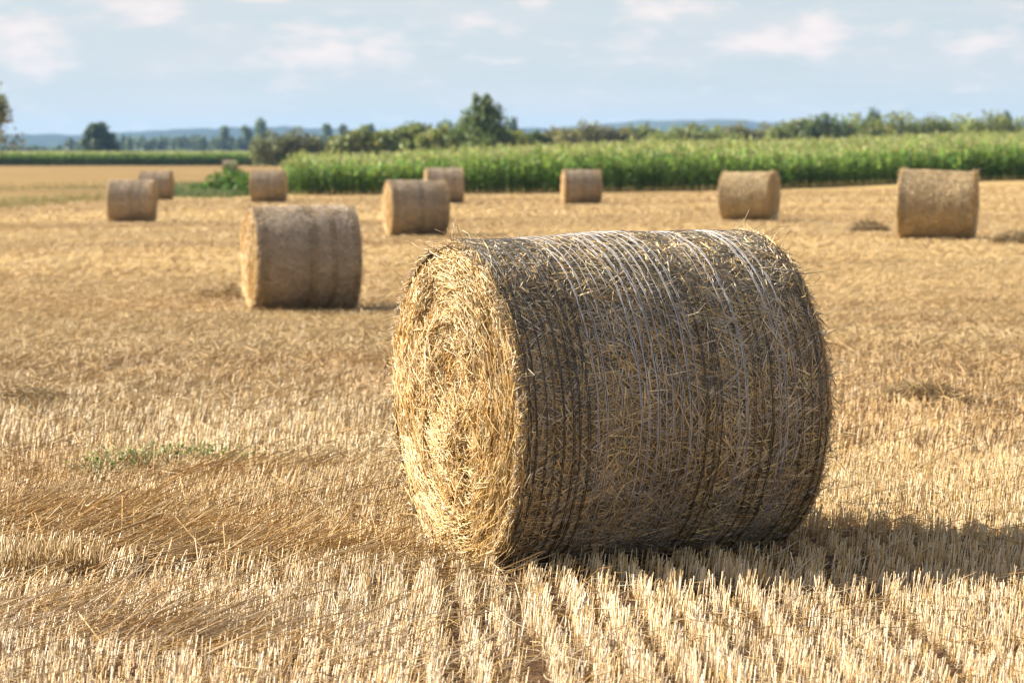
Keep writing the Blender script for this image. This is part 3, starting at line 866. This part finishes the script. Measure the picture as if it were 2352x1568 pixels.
OL = (.20, .25, .06); DK = (.10, .15, .04); BL_ = (.10, .15, .065); BRN = (.18, .185, .06)
tree('broadleaf_tree', 1112, 330, 185, 219, 'dark spiky topped tree rising above the corn and hedge', 'tree', DK, 'spiky', 9000, .27, group='trees beyond the corn', trunkfrac=.08, seed=3)
tree('broadleaf_tree', 228, 700, 100, 279, 'dark round tree standing alone beyond the far left corn', 'tree', (.055, .085, .028), 'round', 6500, .5, group='trees beyond the corn', trunkfrac=.02, seed=9)
tree('broadleaf_tree', -10, 150, 140, 190, 'pale leaved tree cut by the left picture edge', 'tree', (.20, .22, .12), 'round', 2400, .13, group='trees beyond the corn', trunkfrac=.28, clump=.05, seed=5)
tree('shrub', 672, 384, 125, 300, 'brownish green shrub behind the left corner of the corn', 'shrub', (.155, .175, .058), 'mound', 4800, .28, group='bushes behind the corn', clump=.28, seed=6)
hedge = [(850, 345, 125, 296, OL, 'olive bush at the left end of the hedge behind the corn'),
         (945, 350, 120, 289, (.19, .235, .058), 'tallest olive bush of the hedge left of the spiky tree'),
         (1040, 345, 110, 294, OL, 'olive bush at the left foot of the spiky tree'),
         (1150, 350, 120, 301, (.19, .235, .058), 'low bush at the right foot of the spiky tree'),
         (1225, 355, 60, 306, DK, 'small dark bush at the right end of the hedge by the spiky tree'),
         (1370, 480, 130, 280, BRN, 'brownish bush standing alone right of the hedge gap'),
         (1290, 520, 70, 293, BRN, 'low faded bush left of the lone brownish bush'),
         (1470, 490, 110, 293, OL, 'low olive bush right of the lone brownish bush'),
         (1590, 480, 150, 289, (.19, .235, .058), 'long low dark bush behind the corn above the slanted bale'),
         (1720, 490, 140, 287, BRN, 'pale bush between the long low bush and the dark round bush'),
         (1830, 480, 100, 271, (.19, .235, .058), 'olive bush just left of the dark round bush'),
         (1888, 470, 66, 266, DK, 'dark round bush on the right of the corn horizon'),
         (1965, 490, 110, 268, OL, 'olive bush just right of the dark round bush'),
         (2080, 480, 150, 259, (.19, .235, .058), 'highest olive bush on the right, below a far blue tree'),
         (2190, 480, 140, 264, OL, 'wide olive bush above the rightmost bale'),
         (2300, 470, 150, 262, (.19, .235, .058), 'olive bush at the right picture edge behind the corn')]
for k, (px, D, w, yt, base, lb) in enumerate(hedge):
    tree('bush', px, D, w, yt, lb, 'bush', tuple(q * 1.0 for q in base), 'mound', 6000, .36, group='bushes behind the corn', clump=.9, seed=20 + k)
# hazy trees a mile off
far_t = [(597, 1300, 46, 273, 'poplar', 'tallest hazy poplar above the brownish shrub on the left'),
         (515, 1350, 34, 290, 'poplar', 'hazy poplar left of the tallest hazy poplar'),
         (570, 1350, 34, 289, 'poplar', 'short hazy tree touching the tallest hazy poplar'),
         (752, 1300, 34, 283, 'poplar', 'hazy narrow tree just right of the brownish shrub'),
         (792, 1320, 34, 287, 'poplar', 'hazy narrow tree second right of the brownish shrub'),
         (850, 1350, 40, 281, 'round', 'hazy tree behind the left end of the hedge'),
         (940, 1400, 110, 279, 'round', 'broad hazy tree above the hedge left of the spiky tree'),
         (1020, 1300, 90, 276, 'round', 'hazy broad tree at the left shoulder of the spiky tree'),
         (1178, 1200, 44, 268, 'round', 'bluish round tree at the right shoulder of the spiky tree'),
         (2000, 950, 70, 250, 'round', 'faded blue tree topping the hedge on the right'),
         (2298, 950, 90, 254, 'round', 'faded blue tree at the right picture edge above the hedge')]
for k, (px, D, w, yt, sh, lb) in enumerate(far_t):
    tree('distant_tree', px, D, w, yt, lb, 'tree', BL_, sh, 1500, .75 if sh == 'poplar' else .95, zb=-.45, group='hazy trees on the horizon', trunkfrac=.08, clump=.4, seed=60 + k)
# far-off wood that reads as one mass
acc = Acc()
for px in np.arange(-160, 2560, 9.0):
    D = rng.uniform(1350, 1750)
    top = 319 + 9 * vnoise(np.array([[px / 60.0, 0]]), 7)[0] + rng.normal(0, 4)
    if px < 150: top = 337 + rng.normal(0, 3)
    if 790 < px < 1240: top = 300 + rng.normal(0, 5)
    if px >= 1240: top = 301 + rng.normal(0, 5)
    H = (HY - top) / F * D + 2.0; W = rng.uniform(7, 13) / F * D
    X = X_at(px, D)
    acc2 = Acc(); crown(acc2, [(X, D, H * .45, W, W, H * .5), (X + W * .4, D, H * .7, W * .6, W * .6, H * .3)], 130, 1.1, BL_, .6, int(px) % 50)
    acc.add(np.concatenate(acc2.V), [np.concatenate(v) for v in acc2.F.values()], np.concatenate(acc2.C))
o = acc.obj('distant_wood', M_LEAF)
tag(o, 'hazy far off belt of woodland along the horizon', 'wood', kind='stuff')

# ----------------------------------------------------------------- hills
def hills():
    acc = Acc()
    nA, nR = 260, 26
    a = np.radians(np.linspace(-24, 24, nA)); r = np.linspace(4300, 7200, nR)
    A, Rr = np.meshgrid(a, r, indexing='ij')
    px = 1176 + F * np.tan(A)
    knots = np.array([-1500, -200, 60, 200, 330, 480, 620, 760, 900, 1250, 1400, 1480, 1600, 1700, 1780, 1950, 2150, 2352, 2700, 3900])
    tops = np.array([312, 306, 307, 307, 301, 293, 288, 294, 298, 294, 283, 277, 273, 275, 282, 283, 281, 278, 285, 300])
    top = np.interp(px, knots, tops) + 2.2 * fbm(np.stack([px / 38.0, px * 0], -1), 3, 2)
    hmax = (HY - top) / F * 5800
    t = (Rr - 4300) / 2900
    prof = np.sin(np.clip(t / .52, 0, 1) * math.pi / 2) ** 1.2 * np.where(t > .52, 1 - .3 * (t - .52), 1)
    z = -1.0 + hmax * prof + 3.5 * fbm(np.stack([A * 260, Rr / 240], -1), 3, 8) * sstep(.1, .4, t)
    V = np.stack([Rr * np.sin(A), Rr * np.cos(A), z], -1).reshape(-1, 3)
    i, j = np.meshgrid(np.arange(nA - 1), np.arange(nR - 1), indexing='ij')
    Q = np.stack([i * nR + j, i * nR + j + 1, (i + 1) * nR + j + 1, (i + 1) * nR + j], -1).reshape(-1, 4)[:, ::-1]
    f = fbm(np.stack([V[:, 0] / 420, V[:, 1] / 500], -1), 3, 18)[:, None]
    C = np.where(f > .18, np.array([.05, .06, .04]), np.array([.018, .03, .02]))
    o = np_mesh('hills', V, [Q], C, M_HILL, smooth=True)
    tag(o, 'low wooded hills fading to blue on the horizon', 'hills', kind='structure')
M_HILL = fibre_mat('wooded_hill', .9, .05, 0.0, .2, .01)
hills()

# ----------------------------------------------------------------- haze
def haze():
    x0, x1, y0, y1, z0, z1 = -5200, 5200, -60, 7600, -3, 92
    V = np.array([(x, y, z) for z in (z0, z1) for y in (y0, y1) for x in (x0, x1)], float)
    Q = np.array([[0, 2, 3, 1], [4, 5, 7, 6], [0, 1, 5, 4], [2, 6, 7, 3], [0, 4, 6, 2], [1, 3, 7, 5]])
    m, nt, out = mat_base('air_haze')
    v = nt.nodes.new('ShaderNodeVolumePrincipled')
    v.inputs['Color'].default_value = (.38, .63, 1.0, 1)
    v.inputs['Density'].default_value = HAZE
    v.inputs['Anisotropy'].default_value = .0
    nt.links.new(v.outputs[0], out.inputs['Volume'])
    o = np_mesh('haze', V, [Q], None, m)
    tag(o, 'thin bluish summer haze over the far fields', 'haze', kind='stuff')
HAZE = .00009
haze()

# ----------------------------------------------------------------- light and sky
S = np.array([-1.30, .40, 1.0]); S = S / np.linalg.norm(S)
el = math.asin(S[2]); az = math.atan2(S[0], S[1])
sun = bpy.data.lights.new('sun', 'SUN'); sun.energy = 5.0; sun.angle = math.radians(.53); sun.color = (1, .915, .75)
so = bpy.data.objects.new('sun', sun); COL.objects.link(so)
so.rotation_euler = (math.pi / 2 - el, 0, math.pi - az)
from mathutils import Vector
so.rotation_euler = Vector(-S).to_track_quat('-Z', 'Y').to_euler()

def world():
    w = bpy.data.worlds.new('World'); sc.world = w; w.use_nodes = True
    nt = w.node_tree
    for n in list(nt.nodes): nt.nodes.remove(n)
    N = nt.nodes.new; L = nt.links.new
    def math_(op, a, b=None, clamp=False):
        n = N('ShaderNodeMath'); n.operation = op; n.use_clamp = clamp
        for k, v in enumerate((a, b)):
            if v is None: continue
            if isinstance(v, (int, float)): n.inputs[k].default_value = v
            else: L(v, n.inputs[k])
        return n.outputs[0]
    out = N('ShaderNodeOutputWorld'); bg = N('ShaderNodeBackground'); bg.inputs['Strength'].default_value = .067
    sky = N('ShaderNodeTexSky'); sky.sky_type = 'NISHITA'; sky.sun_disc = False
    sky.sun_elevation = el; sky.sun_rotation = az
    sky.air_density = 1.0; sky.dust_density = .6; sky.ozone_density = 2.0; sky.altitude = 100
    tc = N('ShaderNodeTexCoord'); sp = N('ShaderNodeSeparateXYZ'); L(tc.outputs['Generated'], sp.inputs[0])
    x, y, z = sp.outputs
    # direction as (bearing, height above the horizon)
    u = math_('ARCTAN2', x, y); v = math_('ARCSINE', z)
    cmb = N('ShaderNodeCombineXYZ'); L(u, cmb.inputs[0]); L(v, cmb.inputs[1])
    mp = N('ShaderNodeMapping'); mp.inputs['Scale'].default_value = (1, 2.8, 1); L(cmb.outputs[0], mp.inputs[0])
    n1 = N('ShaderNodeTexNoise'); n1.inputs['Scale'].default_value = 48; n1.inputs['Detail'].default_value = 7; n1.inputs['Roughness'].default_value = .55
    L(mp.outputs[0], n1.inputs['Vector'])
    n2 = N('ShaderNodeTexNoise'); n2.inputs['Scale'].default_value = 14; n2.inputs['Detail'].default_value = 5
    mp2 = N('ShaderNodeMapping'); mp2.inputs['Scale'].default_value = (1, 5.0, 1); mp2.inputs['Location'].default_value = (3.3, 1.7, 0); L(cmb.outputs[0], mp2.inputs[0])
    L(mp2.outputs[0], n2.inputs['Vector'])
    # cumulus banks: position, half width, half height (pixels of the photograph), strength
    banks = [(45, 115, 95, 85, 1.0), (200, 125, 110, 40, .35), (320, 25, 140, 45, .75), (740, 120, 130, 65, 1.0), (880, 120, 120, 45, .85), (1045, 55, 90, 40, .6),
             (600, 150, 130, 30, .5), (1500, 25, 140, 45, .75), (1440, 95, 110, 28, .5), (1760, 95, 120, 45, 1.0), (1880, 85, 110, 50, 1.0), (2030, 95, 60, 25, .5),
             (2210, 105, 75, 42, .9), (2290, 75, 45, 28, .7), (1130, 140, 110, 16, .5), (1350, 140, 170, 16, .45), (600, 0, 140, 16, .7), (1170, 65, 40, 30, .4), (2300, 150, 120, 25, .35), (1450, 230, 40, 25, .25),
             (1250, 15, 60, 25, .5), (850, 235, 160, 18, .2)]
    cur = None
    for px, py, rx, ry, s in banks:
        du = math_('DIVIDE', math_('SUBTRACT', u, (px - 1176) / F), rx / F)
        dv = math_('DIVIDE', math_('SUBTRACT', v, (HY - py) / F), ry / F)
        q = math_('ADD', math_('MULTIPLY', du, du), math_('MULTIPLY', dv, dv))
        g = math_('MULTIPLY', math_('POWER', 2.718, math_('MULTIPLY', q, -1.0)), s)
        cur = g if cur is None else math_('MAXIMUM', cur, g)
    # cloud cover: banks broken up by noise, plus other clouds elsewhere in the sky
    c1 = math_('ADD', math_('MULTIPLY', cur, .85), math_('MULTIPLY', math_('SUBTRACT', n1.outputs['Fac'], .5), 2.3))
    mr = N('ShaderNodeMapRange'); mr.interpolation_type = 'SMOOTHSTEP'
    mr.inputs['From Min'].default_value = .08; mr.inputs['From Max'].default_value = 1.05; L(c1, mr.inputs['Value'])
    mr2 = N('ShaderNodeMapRange'); mr2.interpolation_type = 'SMOOTHSTEP'
    mr2.inputs['From Min'].default_value = .36; mr2.inputs['From Max'].default_value = .68; mr2.inputs['To Max'].default_value = .65
    L(n2.outputs['Fac'], mr2.inputs['Value'])
    lay = N('ShaderNodeMapRange'); lay.interpolation_type = 'SMOOTHSTEP'; lay.inputs['From Min'].default_value = .07; lay.inputs['From Max'].default_value = .45
    lay.inputs['To Min'].default_value = SKYMIX; lay.inputs['To Max'].default_value = 0; L(v, lay.inputs['Value'])
    base = N('ShaderNodeMix'); base.data_type = 'RGBA'; L(lay.outputs[0], base.inputs['Factor'])
    L(sky.outputs[0], base.inputs['A']); base.inputs['B'].default_value = SKYBLUE
    veil = N('ShaderNodeMix'); veil.data_type = 'RGBA'; L(mr2.outputs[0], veil.inputs['Factor']); L(base.outputs['Result'], veil.inputs['A']); veil.inputs['B'].default_value = VEIL
    mix = N('ShaderNodeMix'); mix.data_type = 'RGBA'; L(mr.outputs[0], mix.inputs['Factor']); L(veil.outputs['Result'], mix.inputs['A']); mix.inputs['B'].default_value = CLOUD
    # bright unseen clouds added above the view as white fill light
    mp3 = N('ShaderNodeMapping'); mp3.inputs['Scale'].default_value = (1, 1.5, 1.6); L(tc.outputs['Generated'], mp3.inputs[0])
    n3 = N('ShaderNodeTexNoise'); n3.inputs['Scale'].default_value = 3.2; n3.inputs['Detail'].default_value = 6; L(mp3.outputs[0], n3.inputs['Vector'])
    m3 = N('ShaderNodeMapRange'); m3.interpolation_type = 'SMOOTHSTEP'; m3.inputs['From Min'].default_value = .46; m3.inputs['From Max'].default_value = .62
    L(n3.outputs['Fac'], m3.inputs['Value'])
    hi = N('ShaderNodeMapRange'); hi.interpolation_type = 'SMOOTHSTEP'; hi.inputs['From Min'].default_value = .09; hi.inputs['From Max'].default_value = .2; L(v, hi.inputs['Value'])
    mix3 = N('ShaderNodeMix'); mix3.data_type = 'RGBA'; L(math_('MULTIPLY', m3.outputs[0], hi.outputs[0]), mix3.inputs['Factor'])
    L(mix.outputs['Result'], mix3.inputs['A']); mix3.inputs['B'].default_value = (5.0, 4.9, 4.8, 1)
    L(mix3.outputs['Result'], bg.inputs['Color']); L(bg.outputs[0], out.inputs['Surface'])
SKYMIX = .85; SKYBLUE = (3.25, 3.6, 3.82, 1); VEIL = (4.1, 4.1, 4.12, 1); CLOUD = (5.5, 4.85, 4.6, 1)
world()

# ----------------------------------------------------------------- camera
cam = bpy.data.cameras.new('camera'); co = bpy.data.objects.new('camera', cam); COL.objects.link(co)
co.location = (0, 0, CAMZ)
co.rotation_euler = (math.pi / 2 - math.atan((784 - HY) / F), 0, 0)
cam.sensor_width = 36; cam.lens = F / 2352 * 36
cam.clip_start = .1; cam.clip_end = 30000
cam.dof.use_dof = True; cam.dof.focus_distance = 9.85; cam.dof.aperture_fstop = 4.8
cam.dof.aperture_blades = 0
sc.camera = co

sc.view_settings.view_transform = 'Standard'; sc.view_settings.look = 'None'
sc.view_settings.exposure = 1.47; sc.view_settings.gamma = 1
cy_ = sc.cycles
cy_.max_bounces = 6; cy_.diffuse_bounces = 3; cy_.glossy_bounces = 2; cy_.transmission_bounces = 3; cy_.volume_bounces = 0
cy_.use_denoising = True; cy_.sample_clamp_indirect = 6
try:
    cy_.denoiser = 'OPENIMAGEDENOISE'; cy_.denoising_prefilter = 'ACCURATE'
except Exception:
    pass
